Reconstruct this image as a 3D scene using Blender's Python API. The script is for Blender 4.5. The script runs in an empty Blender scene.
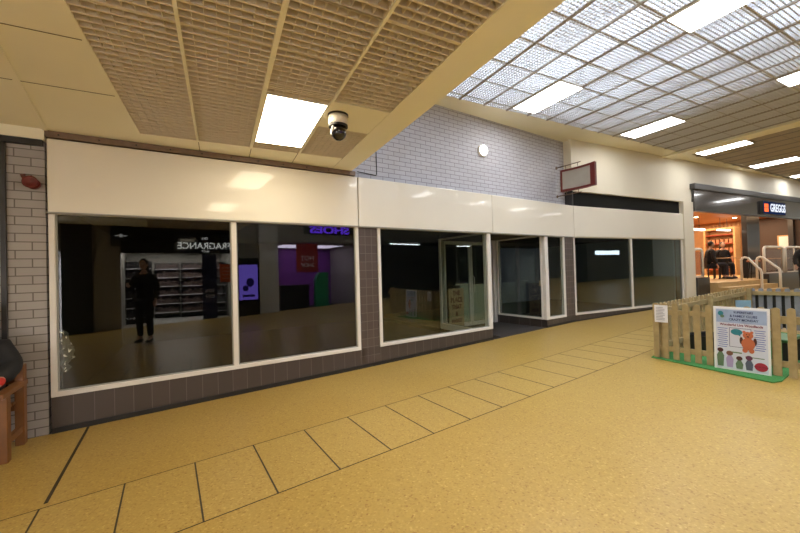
import bpy, bmesh, math, random
from mathutils import Vector, Matrix
random.seed(7)
C = bpy.context.scene.collection
R = math.radians
EYE = 1.6

# ------------------------------------------------------------------ helpers
def zf(x, y):                                   # the mall floor rises gently to the right
    return 0.097 + 0.027 * x + 0.001 * y

def frame(x, y, ang, z=0.0):
    return Matrix.Translation((x, y, z)) @ Matrix.Rotation(R(ang), 4, 'Z')

class MB:
    def __init__(s): s.b = bmesh.new()
    def box(s, x0, x1, y0, y1, z0, z1):
        v = [s.b.verts.new(p) for p in ((x0,y0,z0),(x1,y0,z0),(x1,y1,z0),(x0,y1,z0),(x0,y0,z1),(x1,y0,z1),(x1,y1,z1),(x0,y1,z1))]
        for f in ((0,3,2,1),(4,5,6,7),(0,1,5,4),(1,2,6,5),(2,3,7,6),(3,0,4,7)): s.b.faces.new([v[i] for i in f])
        return s
    def prism(s, pts, z0, z1):                  # pts plan; z0/z1 numbers or functions of (x,y)
        g = lambda z, p: z(p[0], p[1]) if callable(z) else z
        a = [s.b.verts.new((p[0], p[1], g(z0, p))) for p in pts]
        b = [s.b.verts.new((p[0], p[1], g(z1, p))) for p in pts]
        n = len(pts)
        s.b.faces.new(list(reversed(a))); s.b.faces.new(b)
        for i in range(n): s.b.faces.new((a[i], a[(i+1) % n], b[(i+1) % n], b[i]))
        return s
    def prof(s, pts, y0, y1):                   # outline in x,z pulled along y
        a = [s.b.verts.new((p[0], y0, p[1])) for p in pts]
        b = [s.b.verts.new((p[0], y1, p[1])) for p in pts]
        n = len(pts)
        s.b.faces.new(a); s.b.faces.new(list(reversed(b)))
        for i in range(n): s.b.faces.new((a[(i+1) % n], a[i], b[i], b[(i+1) % n]))
        return s
    def lathe(s, prof, cx=0, cy=0, n=20, mat=None):
        rings = []
        for r, z in prof:
            ring = []
            for i in range(n):
                a = 2*math.pi*i/n
                p = Vector((r*math.cos(a), r*math.sin(a), z))
                if mat: p = mat @ p
                ring.append(s.b.verts.new((p.x+cx, p.y+cy, p.z)))
            rings.append(ring)
        for k in range(len(rings)-1):
            for i in range(n):
                s.b.faces.new((rings[k][i], rings[k][(i+1)%n], rings[k+1][(i+1)%n], rings[k+1][i]))
        s.b.faces.new(list(reversed(rings[0]))); s.b.faces.new(rings[-1])
        return s
    def tube(s, path, r, n=8):
        path = [Vector(p) for p in path]; rings = []
        for k, p in enumerate(path):
            t = (path[min(k+1, len(path)-1)] - path[max(k-1, 0)]).normalized()
            u = t.orthogonal().normalized() if k == 0 else (pu - t*pu.dot(t)).normalized()
            pu = u; w = t.cross(u)
            rings.append([s.b.verts.new(p + r*(math.cos(2*math.pi*i/n)*u + math.sin(2*math.pi*i/n)*w)) for i in range(n)])
        for k in range(len(rings)-1):
            for i in range(n):
                s.b.faces.new((rings[k][i], rings[k][(i+1)%n], rings[k+1][(i+1)%n], rings[k+1][i]))
        s.b.faces.new(list(reversed(rings[0]))); s.b.faces.new(rings[-1])
        return s
    def ball(s, c, r, n=14):
        g = bmesh.ops.create_uvsphere(s.b, u_segments=n, v_segments=max(6, n//2+2), radius=1.0)
        for v in g['verts']: v.co = Vector((c[0]+v.co.x*r[0], c[1]+v.co.y*r[1], c[2]+v.co.z*r[2]))
        return s
    def build(s, name, mat, parent=None, M=None, smooth=False, bevel=0):
        bmesh.ops.recalc_face_normals(s.b, faces=s.b.faces[:])
        me = bpy.data.meshes.new(name); s.b.to_mesh(me); s.b.free()
        if smooth:
            for p in me.polygons: p.use_smooth = True
        me.materials.append(mat)
        o = bpy.data.objects.new(name, me); C.objects.link(o)
        if parent: o.parent = parent
        if M is not None:
            if parent: o.matrix_local = M
            else: o.matrix_world = M
        if bevel:
            m = o.modifiers.new('bevel', 'BEVEL'); m.width = bevel; m.segments = 2; m.limit_method = 'ANGLE'
        return o

def thing(name, label, cat, M, group=None, kind=None):
    o = bpy.data.objects.new(name, None); C.objects.link(o); o.matrix_world = M
    o.empty_display_size = .1
    if kind: o['kind'] = kind
    else: o['label'] = label; o['category'] = cat
    if group: o['group'] = group
    return o
def tag(o, label, cat, group=None):
    o['label'] = label; o['category'] = cat
    if group: o['group'] = group
    return o
def struct(o): o['kind'] = 'structure'; return o
def local(o, x=0, y=0, z=0): return Matrix.Translation((x, y, z))

# ------------------------------------------------------------------ materials
def srgb(r, g, b):
    f = lambda c: (c/255/12.92) if c/255 <= .04045 else ((c/255+.055)/1.055)**2.4
    return (f(r), f(g), f(b), 1)
def mat(name, col, rough=.5, metal=0, coat=0, noise=0, scale=8, bump=0, spec=.5):
    m = bpy.data.materials.new(name); m.use_nodes = True
    nt = m.node_tree; b = nt.nodes['Principled BSDF']
    b.inputs['Roughness'].default_value = rough; b.inputs['Metallic'].default_value = metal
    b.inputs['Coat Weight'].default_value = coat; b.inputs['Coat Roughness'].default_value = .05
    b.inputs['Specular IOR Level'].default_value = spec
    b.inputs['Base Color'].default_value = col
    tc = nt.nodes.new('ShaderNodeTexCoord'); n = nt.nodes.new('ShaderNodeTexNoise')
    n.inputs['Scale'].default_value = scale; n.inputs['Detail'].default_value = 3
    nt.links.new(tc.outputs['Object'], n.inputs['Vector'])
    mx = nt.nodes.new('ShaderNodeMix'); mx.data_type = 'RGBA'
    mx.inputs[6].default_value = tuple(c*(1-noise) for c in col[:3])+(1,)
    mx.inputs[7].default_value = tuple(min(1, c*(1+noise)) for c in col[:3])+(1,)
    nt.links.new(n.outputs['Fac'], mx.inputs[0]); nt.links.new(mx.outputs[2], b.inputs['Base Color'])
    if bump:
        bp = nt.nodes.new('ShaderNodeBump'); bp.inputs['Strength'].default_value = bump; bp.inputs['Distance'].default_value = .01
        nt.links.new(n.outputs['Fac'], bp.inputs['Height']); nt.links.new(bp.outputs['Normal'], b.inputs['Normal'])
    return m
def emit(name, col, strength):
    m = bpy.data.materials.new(name); m.use_nodes = True; nt = m.node_tree; nt.nodes.clear()
    e = nt.nodes.new('ShaderNodeEmission'); e.inputs[0].default_value = col; e.inputs[1].default_value = strength
    o = nt.nodes.new('ShaderNodeOutputMaterial'); nt.links.new(e.outputs[0], o.inputs[0]); return m
def brick(name, c1, c2, mortar, w, h, ms, offset=.5, rough=.6, bump=.3, swap=True):
    m = mat(name, c1, rough); nt = m.node_tree; b = nt.nodes['Principled BSDF']
    tc = nt.nodes.new('ShaderNodeTexCoord'); sp = nt.nodes.new('ShaderNodeSeparateXYZ'); cb = nt.nodes.new('ShaderNodeCombineXYZ')
    nt.links.new(tc.outputs['Object'], sp.inputs[0]); nt.links.new(sp.outputs[0], cb.inputs[0]); nt.links.new(sp.outputs[2], cb.inputs[1])
    t = nt.nodes.new('ShaderNodeTexBrick'); nt.links.new(cb.outputs[0], t.inputs['Vector'])
    t.offset = offset; t.inputs['Color1'].default_value = c1; t.inputs['Color2'].default_value = c2; t.inputs['Mortar'].default_value = mortar
    t.inputs['Scale'].default_value = 1; t.inputs['Brick Width'].default_value = w; t.inputs['Row Height'].default_value = h
    t.inputs['Mortar Size'].default_value = ms; t.inputs['Mortar Smooth'].default_value = .1
    nt.links.new(t.outputs['Color'], b.inputs['Base Color'])
    bp = nt.nodes.new('ShaderNodeBump'); bp.inputs['Strength'].default_value = bump; bp.inputs['Distance'].default_value = .006; bp.invert = True
    nt.links.new(t.outputs['Fac'], bp.inputs['Height']); nt.links.new(bp.outputs['Normal'], b.inputs['Normal'])
    return m
def glass(name, tint=(.86,.9,.87,1), ior=1.72, rough=0.0):
    m = bpy.data.materials.new(name); m.use_nodes = True; nt = m.node_tree; nt.nodes.clear()
    o = nt.nodes.new('ShaderNodeOutputMaterial'); mx = nt.nodes.new('ShaderNodeMixShader'); f = nt.nodes.new('ShaderNodeFresnel')
    ge = nt.nodes.new('ShaderNodeNewGeometry'); mi = nt.nodes.new('ShaderNodeMapRange')   # same reflectance on both faces of the pane
    mi.inputs['To Min'].default_value = ior; mi.inputs['To Max'].default_value = 1/ior
    nt.links.new(ge.outputs['Backfacing'], mi.inputs['Value']); nt.links.new(mi.outputs['Result'], f.inputs['IOR'])
    t = nt.nodes.new('ShaderNodeBsdfTransparent'); t.inputs[0].default_value = tint
    g = nt.nodes.new('ShaderNodeBsdfGlossy'); g.inputs['Roughness'].default_value = rough
    nt.links.new(f.outputs[0], mx.inputs[0]); nt.links.new(t.outputs[0], mx.inputs[1]); nt.links.new(g.outputs[0], mx.inputs[2])
    nt.links.new(mx.outputs[0], o.inputs[0]); return m
def terrazzo(name, base, pale):
    m = mat(name, base, .34, coat=.0); nt = m.node_tree; b = nt.nodes['Principled BSDF']
    L = nt.links; N = nt.nodes
    tc = N.new('ShaderNodeTexCoord')
    v = N.new('ShaderNodeTexVoronoi'); v.inputs['Scale'].default_value = 85; L.new(tc.outputs['Object'], v.inputs['Vector'])
    cr = N.new('ShaderNodeValToRGB'); e = cr.color_ramp.elements
    e[0].position = 0; e[0].color = (.72,.6,.5,1); e[1].position = .13; e[1].color = (1,1,1,1)
    for p, c in ((.14, (1,1,1,1)), (.86, (1,1,1,1)), (.88, (1.0,1.0,1.0,1)), (.97, (1.2,1.25,1.5,1))):
        q = e.new(p); q.color = c
    sx = N.new('ShaderNodeSeparateColor'); L.new(v.outputs['Color'], sx.inputs[0]); L.new(sx.outputs[0], cr.inputs[0])
    n2 = N.new('ShaderNodeTexNoise'); n2.inputs['Scale'].default_value = 1.1; n2.inputs['Detail'].default_value = 4; L.new(tc.outputs['Object'], n2.inputs['Vector'])
    n3 = N.new('ShaderNodeTexNoise'); n3.inputs['Scale'].default_value = 55; n3.inputs['Detail'].default_value = 2; L.new(tc.outputs['Object'], n3.inputs['Vector'])
    a = N.new('ShaderNodeMix'); a.data_type = 'RGBA'; a.inputs[6].default_value = base; a.inputs[7].default_value = pale; L.new(n2.outputs['Fac'], a.inputs[0])
    r3 = N.new('ShaderNodeValToRGB'); r3.color_ramp.elements[0].position = .3; r3.color_ramp.elements[0].color = (.86,.84,.8,1); r3.color_ramp.elements[1].position = .62
    L.new(n3.outputs['Fac'], r3.inputs[0])
    mu = N.new('ShaderNodeMix'); mu.data_type = 'RGBA'; mu.blend_type = 'MULTIPLY'; mu.inputs[0].default_value = 1
    L.new(a.outputs[2], mu.inputs[6]); L.new(cr.outputs[0], mu.inputs[7])
    m2 = N.new('ShaderNodeMix'); m2.data_type = 'RGBA'; m2.blend_type = 'MULTIPLY'; m2.inputs[0].default_value = 1
    L.new(mu.outputs[2], m2.inputs[6]); L.new(r3.outputs[0], m2.inputs[7]); L.new(m2.outputs[2], b.inputs['Base Color'])
    return m

m_floor = terrazzo('terrazzo', (.41,.264,.060,1), (.47,.318,.084,1))
m_band = terrazzo('terrazzo slabs', (.435,.290,.076,1), (.49,.338,.098,1))
m_joint = mat('dark floor joint', (.035,.025,.015,1), .6)
m_cream = mat('cream ceiling board', (.90,.87,.70,1), .7, noise=.04, scale=1.5)
m_louvre = mat('tan louvre plastic', (.74,.66,.52,1), .5, noise=.05)
m_plenum = mat('dark plenum', (.045,.035,.022,1), .9)
m_fascia = mat('glossy cream fascia panel', (.80,.76,.66,1), .5, coat=.55, noise=.02, scale=2)
m_upper = mat('painted cream wall', (.76,.71,.58,1), .55, noise=.03, scale=2)
m_brick = brick('lilac grey painted brick', (.52,.52,.57,1), (.48,.48,.53,1), (.22,.21,.23,1), .235, .0785, .0052)
m_brick2 = brick('grey painted brick', (.38,.36,.345,1), (.34,.32,.305,1), (.14,.125,.115,1), .25, .087, .0052)
m_tile = brick('dark brown wall tile', (.070,.054,.046,1), (.058,.045,.038,1), (.13,.11,.10,1), .172, .40, .0035, offset=0, rough=.35)
m_tilep = brick('dark brown mosaic tile', (.095,.070,.060,1), (.075,.057,.050,1), (.16,.135,.12,1), .112, .135, .0035, offset=0, rough=.35)
m_skirt = mat('black skirting', (.012,.011,.010,1), .5)
m_white = mat('white window frame', (.74,.71,.66,1), .35, noise=.02)
m_glass = glass('shop window glass')
m_glass1 = glass('dark tinted shop window glass', (.55,.57,.55,1))
m_glass2 = glass('tinted shop window glass', (.62,.68,.66,1), 1.95)
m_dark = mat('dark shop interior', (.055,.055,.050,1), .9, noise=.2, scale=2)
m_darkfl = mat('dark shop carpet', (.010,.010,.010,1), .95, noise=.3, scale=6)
m_mat = mat('dark entrance mat', (.045,.037,.033,1), .85, noise=.3, scale=20)
m_rail = mat('dusty brown metal rail', (.20,.14,.10,1), .5, metal=.3, noise=.3, scale=15)
m_black = mat('black metal', (.018,.017,.017,1), .45)
m_blackp = mat('glossy black plastic', (.006,.006,.008,1), .12, coat=1)
m_whitep = mat('off white plastic', (.72,.68,.60,1), .4)
m_grid = mat('white acrylic lattice', (.78,.78,.80,1), .5)
m_rib = mat('grey brown ceiling rib', (.40,.36,.31,1), .6)
m_roof = mat('grey plenum roof', (.05,.05,.055,1), .9)
m_lamp = emit('lit white diffuser', (.97,.96,.95,1), 17)
m_lampl = emit('lit warm white diffuser', (1,.86,.62,1), 17)
m_lampw = emit('lit wall lamp glass', (1,.93,.82,1), 9)
m_red = mat('red sign metal', (.13,.014,.010,1), .35)
m_redd = mat('dark red plastic', (.13,.012,.008,1), .4)
m_signg = mat('grey blank sign face', (.36,.34,.30,1), .4, noise=.1, scale=6)
m_wood = mat('varnished brown bench wood', (.20,.080,.022,1), .4, noise=.3, scale=9)
m_pick = mat('weathered pine', (.36,.27,.125,1), .75, noise=.3, scale=14)
m_pickg = mat('grey blue pine', (.24,.25,.28,1), .75, noise=.2, scale=14)  # grey blue colour of the back fence pickets
m_dark2 = mat('black slot panel', (.016,.016,.015,1), .9, spec=.1)
m_green = mat('green artificial turf', (.045,.20,.045,1), .95, noise=.35, scale=60, bump=.4)
m_paper = mat('white paper', (.80,.80,.83,1), .6)
m_greyd = mat('dark grey cladding', (.028,.027,.028,1), .35, coat=.3)
m_greyg = mat('glossy charcoal fascia', (.035,.031,.029,1), .18, coat=.8)
m_tube = mat('cream painted steel tube', (.78,.73,.63,1), .35)
m_step = mat('tan stone steps', (.52,.34,.14,1), .5, noise=.15, scale=8)
m_skin = mat('skin', (.55,.33,.23,1), .5)
m_coat = mat('black coat fabric', (.012,.012,.014,1), .8)
m_trs = mat('dark trousers', (.02,.02,.028,1), .85)
m_hair = mat('dark brown hair', (.03,.018,.012,1), .6)
m_glove = mat('red glove', (.55,.03,.02,1), .7)
m_eye = mat('eye white', (.7,.7,.7,1), .3)
m_lip = mat('lips', (.4,.16,.13,1), .5)
m_warm = mat('orange brown panelling', (.42,.17,.06,1), .5, noise=.2, scale=3)
m_oak = mat('pale oak', (.55,.33,.15,1), .5, noise=.2, scale=8)

# ------------------------------------------------------------------ world frames
W0 = (-3.674, 3.692); A1 = 31.326; L1 = 3.555
W2 = (-0.637, 5.54);  A2 = 32.884; L2 = 5.89
W7 = (4.309, 8.738);  AB = 24.65
F1, F2, FB = frame(*W0, A1), frame(*W2, A2), frame(*W7, AB)
FM = frame(0, 0, 27)                                 # ceiling grid of the mall: x along it, y across it
def pl(F, s, n): p = F @ Vector((s, n, 0)); return (p.x, p.y)
FMi = FM.inverted()
def m_of(p): q = FMi @ Vector((p[0], p[1], 0)); return (q.x, q.y)

# ------------------------------------------------------------------ mall floor
P0 = pl(F1, -7, 0); PB = pl(FB, 5.2, 0); PE = pl(FB, 22, 0)
back0 = FM @ Vector((-8, -3.3, 0)); back1 = FM @ Vector((26, -3.3, 0))
path = [P0, W0, W2, W7, PE, (back1.x, back1.y), (back0.x, back0.y)]
struct(MB().prism(path, lambda x, y: zf(x, y)-.12, zf).build('floor', m_floor))
# pale slab band crossing the floor, its joints as thin inlaid strips
tb = Vector((math.cos(R(33.36)), math.sin(R(33.36)))); nb = Vector((-tb.y, tb.x))
def bp(s, n): v = tb*s + nb*n; return (v.x, v.y)
struct(MB().prism([bp(-4, 2.552), bp(9.2, 2.552), bp(9.2, 3.422), bp(-4, 3.422)], zf, lambda x, y: zf(x, y)+.0015).build('floor', m_band))
def strip(a, b, w, name='trim_1'):
    a, b = Vector(a), Vector(b); d = (b-a).normalized(); n = Vector((-d.y, d.x))*w/2
    return MB().prism([tuple(a-n), tuple(b-n), tuple(b+n), tuple(a+n)], lambda x, y: zf(x, y)+.0005, lambda x, y: zf(x, y)+.0028)
def bstrip(mb, a, b, w):
    a, b = Vector(a), Vector(b); d = (b-a).normalized(); n = Vector((-d.y, d.x))*w/2
    mb.prism([tuple(a-n), tuple(b-n), tuple(b+n), tuple(a+n)], lambda x, y: zf(x, y)+.0005, lambda x, y: zf(x, y)+.0028)
mb = MB(); bstrip(mb, bp(-4, 2.552), bp(9.2, 2.552), .006); struct(mb.build('trim_1', m_joint))
mb = MB(); bstrip(mb, bp(-4, 3.422), bp(9.2, 3.422), .006); struct(mb.build('trim_2', m_joint))
mb = MB()
js = [-3.0,-2.55,-2.1,-1.65,-1.22,-.765,-.30,.16,.615,1.08,1.54,2.0,2.46,2.925,3.385,3.845,4.34,4.835,5.3,5.77,6.24,6.7,7.17,7.6,8.1,8.6]
for k, s in enumerate(js): bstrip(mb, bp(s, 2.552), bp(s, 3.422), .011)
struct(mb.build('trim_3', m_joint))
mb = MB(); bstrip(mb, (-3.44, 3.87), (-2.54, 2.5), .022); struct(mb.build('trim_4', m_joint))

# ------------------------------------------------------------------ shop unit behind the glass
def shop_part(pts, z0, z1, m, name): return struct(MB().prism(pts, z0, z1).build(name, m))
rec = [pl(F2, 2.95, 0), pl(F2, 4.75, 0), pl(F2, 4.75, 1.55), pl(F2, 2.95, 1.55)]
struct(MB().prism([pl(F2, 2.99, -.005), pl(F2, 4.72, -.005), pl(F2, 4.72, 1.44), pl(F2, 2.99, 1.44)], lambda x, y: zf(x, y)-.02, lambda x, y: zf(x, y)+.004).build('floor', m_mat))
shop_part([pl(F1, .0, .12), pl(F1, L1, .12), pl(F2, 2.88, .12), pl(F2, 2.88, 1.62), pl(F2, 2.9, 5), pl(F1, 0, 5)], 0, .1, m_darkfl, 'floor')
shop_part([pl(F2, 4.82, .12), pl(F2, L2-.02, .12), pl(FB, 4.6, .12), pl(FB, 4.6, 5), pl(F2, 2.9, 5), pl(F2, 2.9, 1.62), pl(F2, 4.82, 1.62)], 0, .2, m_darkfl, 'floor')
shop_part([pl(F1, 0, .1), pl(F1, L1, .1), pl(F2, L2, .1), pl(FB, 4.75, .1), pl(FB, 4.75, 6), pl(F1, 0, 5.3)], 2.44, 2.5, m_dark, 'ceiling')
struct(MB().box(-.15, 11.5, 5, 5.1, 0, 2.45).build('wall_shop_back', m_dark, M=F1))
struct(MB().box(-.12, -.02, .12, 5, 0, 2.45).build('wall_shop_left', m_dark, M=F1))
m_part = mat('grey green interior partition', (.62,.70,.66,1), .7, noise=.12, scale=3)
struct(MB().box(4.62, 4.72, .22, 5, 0, 2.45).build('wall_shop_right', m_part, M=FB))

# stallriser, skirting, tiled pillars
sk = zf
def band_wall(F, s0, s1, z1, m, y0=0.0, y1=.12, name='wall_stallriser'):
    a, b, c, d = pl(F, s0, y0), pl(F, s1, y0), pl(F, s1, y1), pl(F, s0, y1)
    inv = F.inverted(); o = MB().prism([a, b, c, d], lambda x, y: zf(x, y)-.05, z1)
    o.b.transform(inv); return struct(o.build(name, m, M=F))
band_wall(F1, 0, L1, .378, m_tile); band_wall(F2, 0, 2.95, .378, m_tile); band_wall(F2, 4.75, L2, .378, m_tile)
band_wall(FB, 0, 4.7, .378, m_tile)
for F, a, b in ((F1, 0, L1), (F2, 0, 2.95), (F2, 4.74, L2), (FB, 0, 4.7)):
    p = [pl(F, a, -.012), pl(F, b, -.012), pl(F, b, 0), pl(F, a, 0)]
    struct(MB().prism(p, zf, lambda x, y: zf(x, y)+(.055 if F is not FB else .03)).build('baseboard_front', m_skirt))
band_wall(F2, -.02, .33, 2.32, m_tilep, name='wall_pillar')
band_wall(F2, 5.50, L2+.0, 2.32, m_tilep, name='wall_pillar')
# return plinth of the recess (right hand side)
o = MB().prism([pl(F2, 4.75, .12), pl(F2, 4.75, 1.5), pl(F2, 4.87, 1.5), pl(F2, 4.87, .12)], 0, .378); struct(o.build('wall_stallriser', m_tile))
# recess ceiling and back wall over the doors
shop_part([pl(F2, 2.95, .1), pl(F2, 4.75, .1), pl(F2, 4.75, 1.6), pl(F2, 2.95, 1.6)], 2.33, 2.44, m_dark, 'ceiling')

# ------------------------------------------------------------------ windows
def window(name, F, s0, s1, mull, M=None, z0=.378, z1=2.33, fw=.05, right=.05, left=.05, gm=None, y0=-.015):
    w = bpy.data.objects.new(name, None); C.objects.link(w); w.matrix_world = F; w['kind'] = 'structure'
    f = MB()
    f.box(s0, s1, y0, .07, z0, z0+fw); f.box(s0, s1, y0+.02, .07, z1-.03, z1)
    f.box(s0, s0+left, y0, .07, z0+fw, z1-.03); f.box(s1-right, s1, y0, .07, z0+fw, z1-.03)
    f.build('window_frame', m_white, w, bevel=.003)
    xs = [s0+left] + [q for mm in mull for q in (mm-.028, mm+.028)] + [s1-right]
    for mm in mull: MB().box(mm-.028, mm+.028, y0, .07, z0+fw, z1-.03).build('mullion', m_white, w, bevel=.003)
    for k in range(0, len(xs), 2):
        MB().box(xs[k], xs[k+1], .025, .031, z0+fw, z1-.03).build('window_pane', gm or m_glass, w)
        b = MB(); a, c = xs[k], xs[k+1]; zz0, zz1 = z0+fw, z1-.03; g = .014
        b.box(a, a+g, .01, .025, zz0, zz1); b.box(c-g, c, .01, .025, zz0, zz1); b.box(a+g, c-g, .01, .025, zz0, zz0+g)
        b.build('glazing_bead', m_bead, w)
    return w
m_bead = mat('grey glazing bead', (.30,.30,.27,1), .5)
window('window_1', F1, 0, 3.545, [1.765], gm=m_glass1)
window('window_2', F2, .335, 2.95, [], right=.10)
window('window_3', F2, 4.72, 5.50, [], left=.12, right=.055)
window('window_4', FB, 0.0, 4.70, [2.26], gm=m_glass2, left=.045, right=.06)
# return windows of the entrance recess
FL = F2 @ frame(2.93, 0, 90); FR = F2 @ frame(4.77, 0, 90)
wl = window('window_5', FL, .08, 1.55, [], z0=.2, fw=.13, left=.04, right=.06, y0=-.01)
wr = window('window_6', FR, .08, 1.42, [], z0=.378, fw=.04, left=.03, right=.04, y0=-.03)
# glazed entrance doors
d = bpy.data.objects.new('door_1', None); C.objects.link(d); d.matrix_world = F2 @ Matrix.Translation((0, 1.5, 0)); d['kind'] = 'structure'
def leaf(s0, s1, name, jw=.05):
    f = MB(); f.box(s0, s0+jw, -.02, .03, .18, 2.28); f.box(s1-jw, s1, -.02, .03, .18, 2.28)
    f.box(s0+jw, s1-jw, -.02, .03, .18, .28); f.box(s0+jw, s1-jw, -.02, .03, 2.2, 2.28)
    o = f.build(name, m_white, d, bevel=.003)
    MB().box(s0+jw, s1-jw, .0, .006, .28, 2.2).build('door_glass', m_glass, d)
leaf(2.97, 3.83, 'door_leaf', .055); leaf(3.84, 4.58, 'door_leaf', .055)
MB().box(4.64, 4.75, -.03, .04, .17, 2.33).build('door_jamb', m_white, d)
m_pale = mat('pale green grey board', (.74,.80,.70,1), .6, noise=.08, scale=5)
MB().box(3.50, 3.77, .012, .03, .29, 1.2).box(3.36, 3.80, .006, .05, 1.2, 1.235).build('lower_panel', m_pale, d)
MB().box(3.90, 4.52, .012, .03, .29, 1.2).build('lower_panel', m_pale, d)
MB().tube([(3.9, -.03, 1.0), (3.9, -.06, 1.02), (3.9, -.06, 1.38), (3.9, -.03, 1.4)], .012).build('door_handle', m_tube, d)

def text(body, size, m, parent, M, ext=.002, align='CENTER', bold=0, sx=1.0, name='lettering'):
    cu = bpy.data.curves.new('t', 'FONT'); cu.body = body; cu.size = size; cu.align_x = align; cu.align_y = 'CENTER'
    cu.extrude = ext; cu.offset = bold; cu.resolution_u = 3
    to = bpy.data.objects.new('t', cu); C.objects.link(to)
    dg = bpy.context.evaluated_depsgraph_get(); dg.update()
    me = bpy.data.meshes.new_from_object(to.evaluated_get(dg))
    bpy.data.objects.remove(to); bpy.data.curves.remove(cu)
    me.transform(Matrix.Diagonal((sx, 1, 1, 1))); me.name = name; me.materials.clear(); me.materials.append(m)
    o = bpy.data.objects.new(name, me); C.objects.link(o); o.parent = parent; o.matrix_local = M
    return o
UP = Matrix.Rotation(R(90), 4, 'X')                 # text in the x,z plane facing -y
# notice board behind the door glass
nbd = thing('notice_board', 'tan notice board with dark red lettering standing inside the entrance door', 'notice board', F2 @ Matrix.Translation((3.02, 1.40, .2)))
m_tan = mat('tan board', (.42,.32,.18,1), .7, noise=.15, scale=5); m_dred = mat('dark red lettering', (.10,.012,.008,1), .6)
MB().box(0, .47, 0, .02, .02, .94).build('board', m_tan, nbd)
[MB().box(q, q+.03, .0, .05, -.05, 0).build('foot', m_tan, nbd) for q in (.03, .41)]
for k, (tx, sz) in enumerate((('THE', .15), ('PLACE', .16), ('THAT', .15), ('&', .14), ('MARKET', .11))):
    text(tx, sz, m_dred, nbd, Matrix.Translation((.235, -.003, .82-k*.165)) @ UP, bold=.006, sx=.8)
# black door stop wedge by the corner post
o = MB().prof([(0, 0), (.2, 0), (.2, .03), (.02, .07)], 0, .08).build('door_stop', m_black, M=F2 @ Matrix.Translation((3.02, .05, zf(1.9, 7.2)+.005)))
tag(o, 'black rubber door stop on the dark recess floor beside the corner post', 'door stop')
# torn paper scrap on the inside of the first pane
m_torn = mat('crumpled pale paper', (.86,.85,.76,1), .8, noise=.25, scale=12)
tp = thing('torn_poster', 'crumpled pale paper scrap hanging in the left corner of the largest window', 'paper', F1 @ Matrix.Translation((.07, .05, .62)))
mb = MB(); bm = mb.b
grid = []
for j in range(13):
    row = []
    for i in range(7):
        w = .04 + .06*math.sin(math.pi*min(1, j/11))*(1+.3*math.sin(j*2.3))
        x = .0 + w*i/6*(1.1 if j in (5, 6) else 1) + .02*math.sin(j*1.9)
        row.append(bm.verts.new((x, .02*math.sin(i*2.1+j*1.4)+.02*math.sin(j*3.1+i), .44*j/12+.012*math.sin(i*3+j))))
    grid.append(row)
for j in range(12):
    for i in range(6): bm.faces.new((grid[j][i], grid[j][i+1], grid[j+1][i+1], grid[j+1][i]))
o = mb.build('paper', m_torn, tp); sm = o.modifiers.new('s', 'SOLIDIFY'); sm.thickness = .003
MB().box(-.005, .012, -.004, .0, -.22, .56).build('tape_strip', mat('pale tape', (.42,.42,.38,1), .5), tp)

# ------------------------------------------------------------------ fascia
def fascia(F, s0, s1, name, z0=2.315, z1=3.09, y0=-.035):
    return struct(MB().box(s0, s1, y0, .1, z0, z1).build(name, m_fascia, M=F, bevel=.012))
fascia(F1, .0, L1-.015, 'wall_fascia'); fascia(F2, -.0, 3.0, 'wall_fascia'); fascia(F2, 3.004, L2+.0, 'wall_fascia')
fascia(FB, .012, 4.735, 'wall_fascia')
struct(MB().box(-.02, L1, -.045, .12, 2.302, 2.316).build('trim_5', m_bead, M=F1))
struct(MB().box(0, L2, -.045, .12, 2.302, 2.316).build('trim_6', m_bead, M=F2))
# ledge behind the fascia and wall behind it
struct(MB().box(-.1, 6.1, .1, .3, 2.45, 3.08).build('wall_upper', m_dark, M=F2))
struct(MB().box(-.2, 3.4, .1, .3, 2.45, 3.08).build('wall_upper', m_dark, M=F1))
# brick wall over the fascia
struct(MB().box(-.6, 6.2, .2, .32, 3.05, 5.2).build('wall_brick', m_brick, M=F2))
# section B: dark slot, cream upper wall, pier
struct(MB().box(.03, 4.74, .06, .12, 3.05, 3.5).build('wall_slot', m_dark2, M=FB))
struct(MB().box(.0, 30, -.02, .22, 3.465, 5.2).build('wall_right', m_upper, M=FB))
struct(MB().box(-.0, .03, -.02, .4, 3.06, 3.47).build('wall_right', m_greyd, M=FB))
p = [pl(FB, 4.735, -.06), pl(FB, 5.25, -.06), pl(FB, 5.25, .2), pl(FB, 4.735, .2)]
struct(MB().prism(p, .2, 3.465).build('wall_pier', m_upper))
# left brick wall with dark rails
struct(MB().box(-7, -.022, .0, .2, -.2, 3.4).build('wall_left', m_brick2, M=F1))
struct(MB().box(-7, -.03, -.05, 0, 3.0, 3.06).build('trim_7', m_black, M=F1))
struct(MB().box(-7, -.01, -.06, .2, 3.06, 3.18).build('ceiling', m_cream, M=F1))
struct(MB().box(-.345, -.305, -.03, 0, 0, 3.0).build('trim_8', m_black, M=F1))
# rail on top of the first fascia
struct(MB().box(-.03, L1-.05, -.05, .05, 3.10, 3.165).build('trim_9', m_rail, M=F1))
mb = MB()
for k in range(11): mb.lathe([(.009, 0), (.009, .006)], 0, 0, 8, Matrix.Translation((.1+k*.33, -.05, 3.13)) @ Matrix.Rotation(R(90), 4, 'X'))
struct(mb.build('trim_10', m_black, M=F1))

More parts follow.
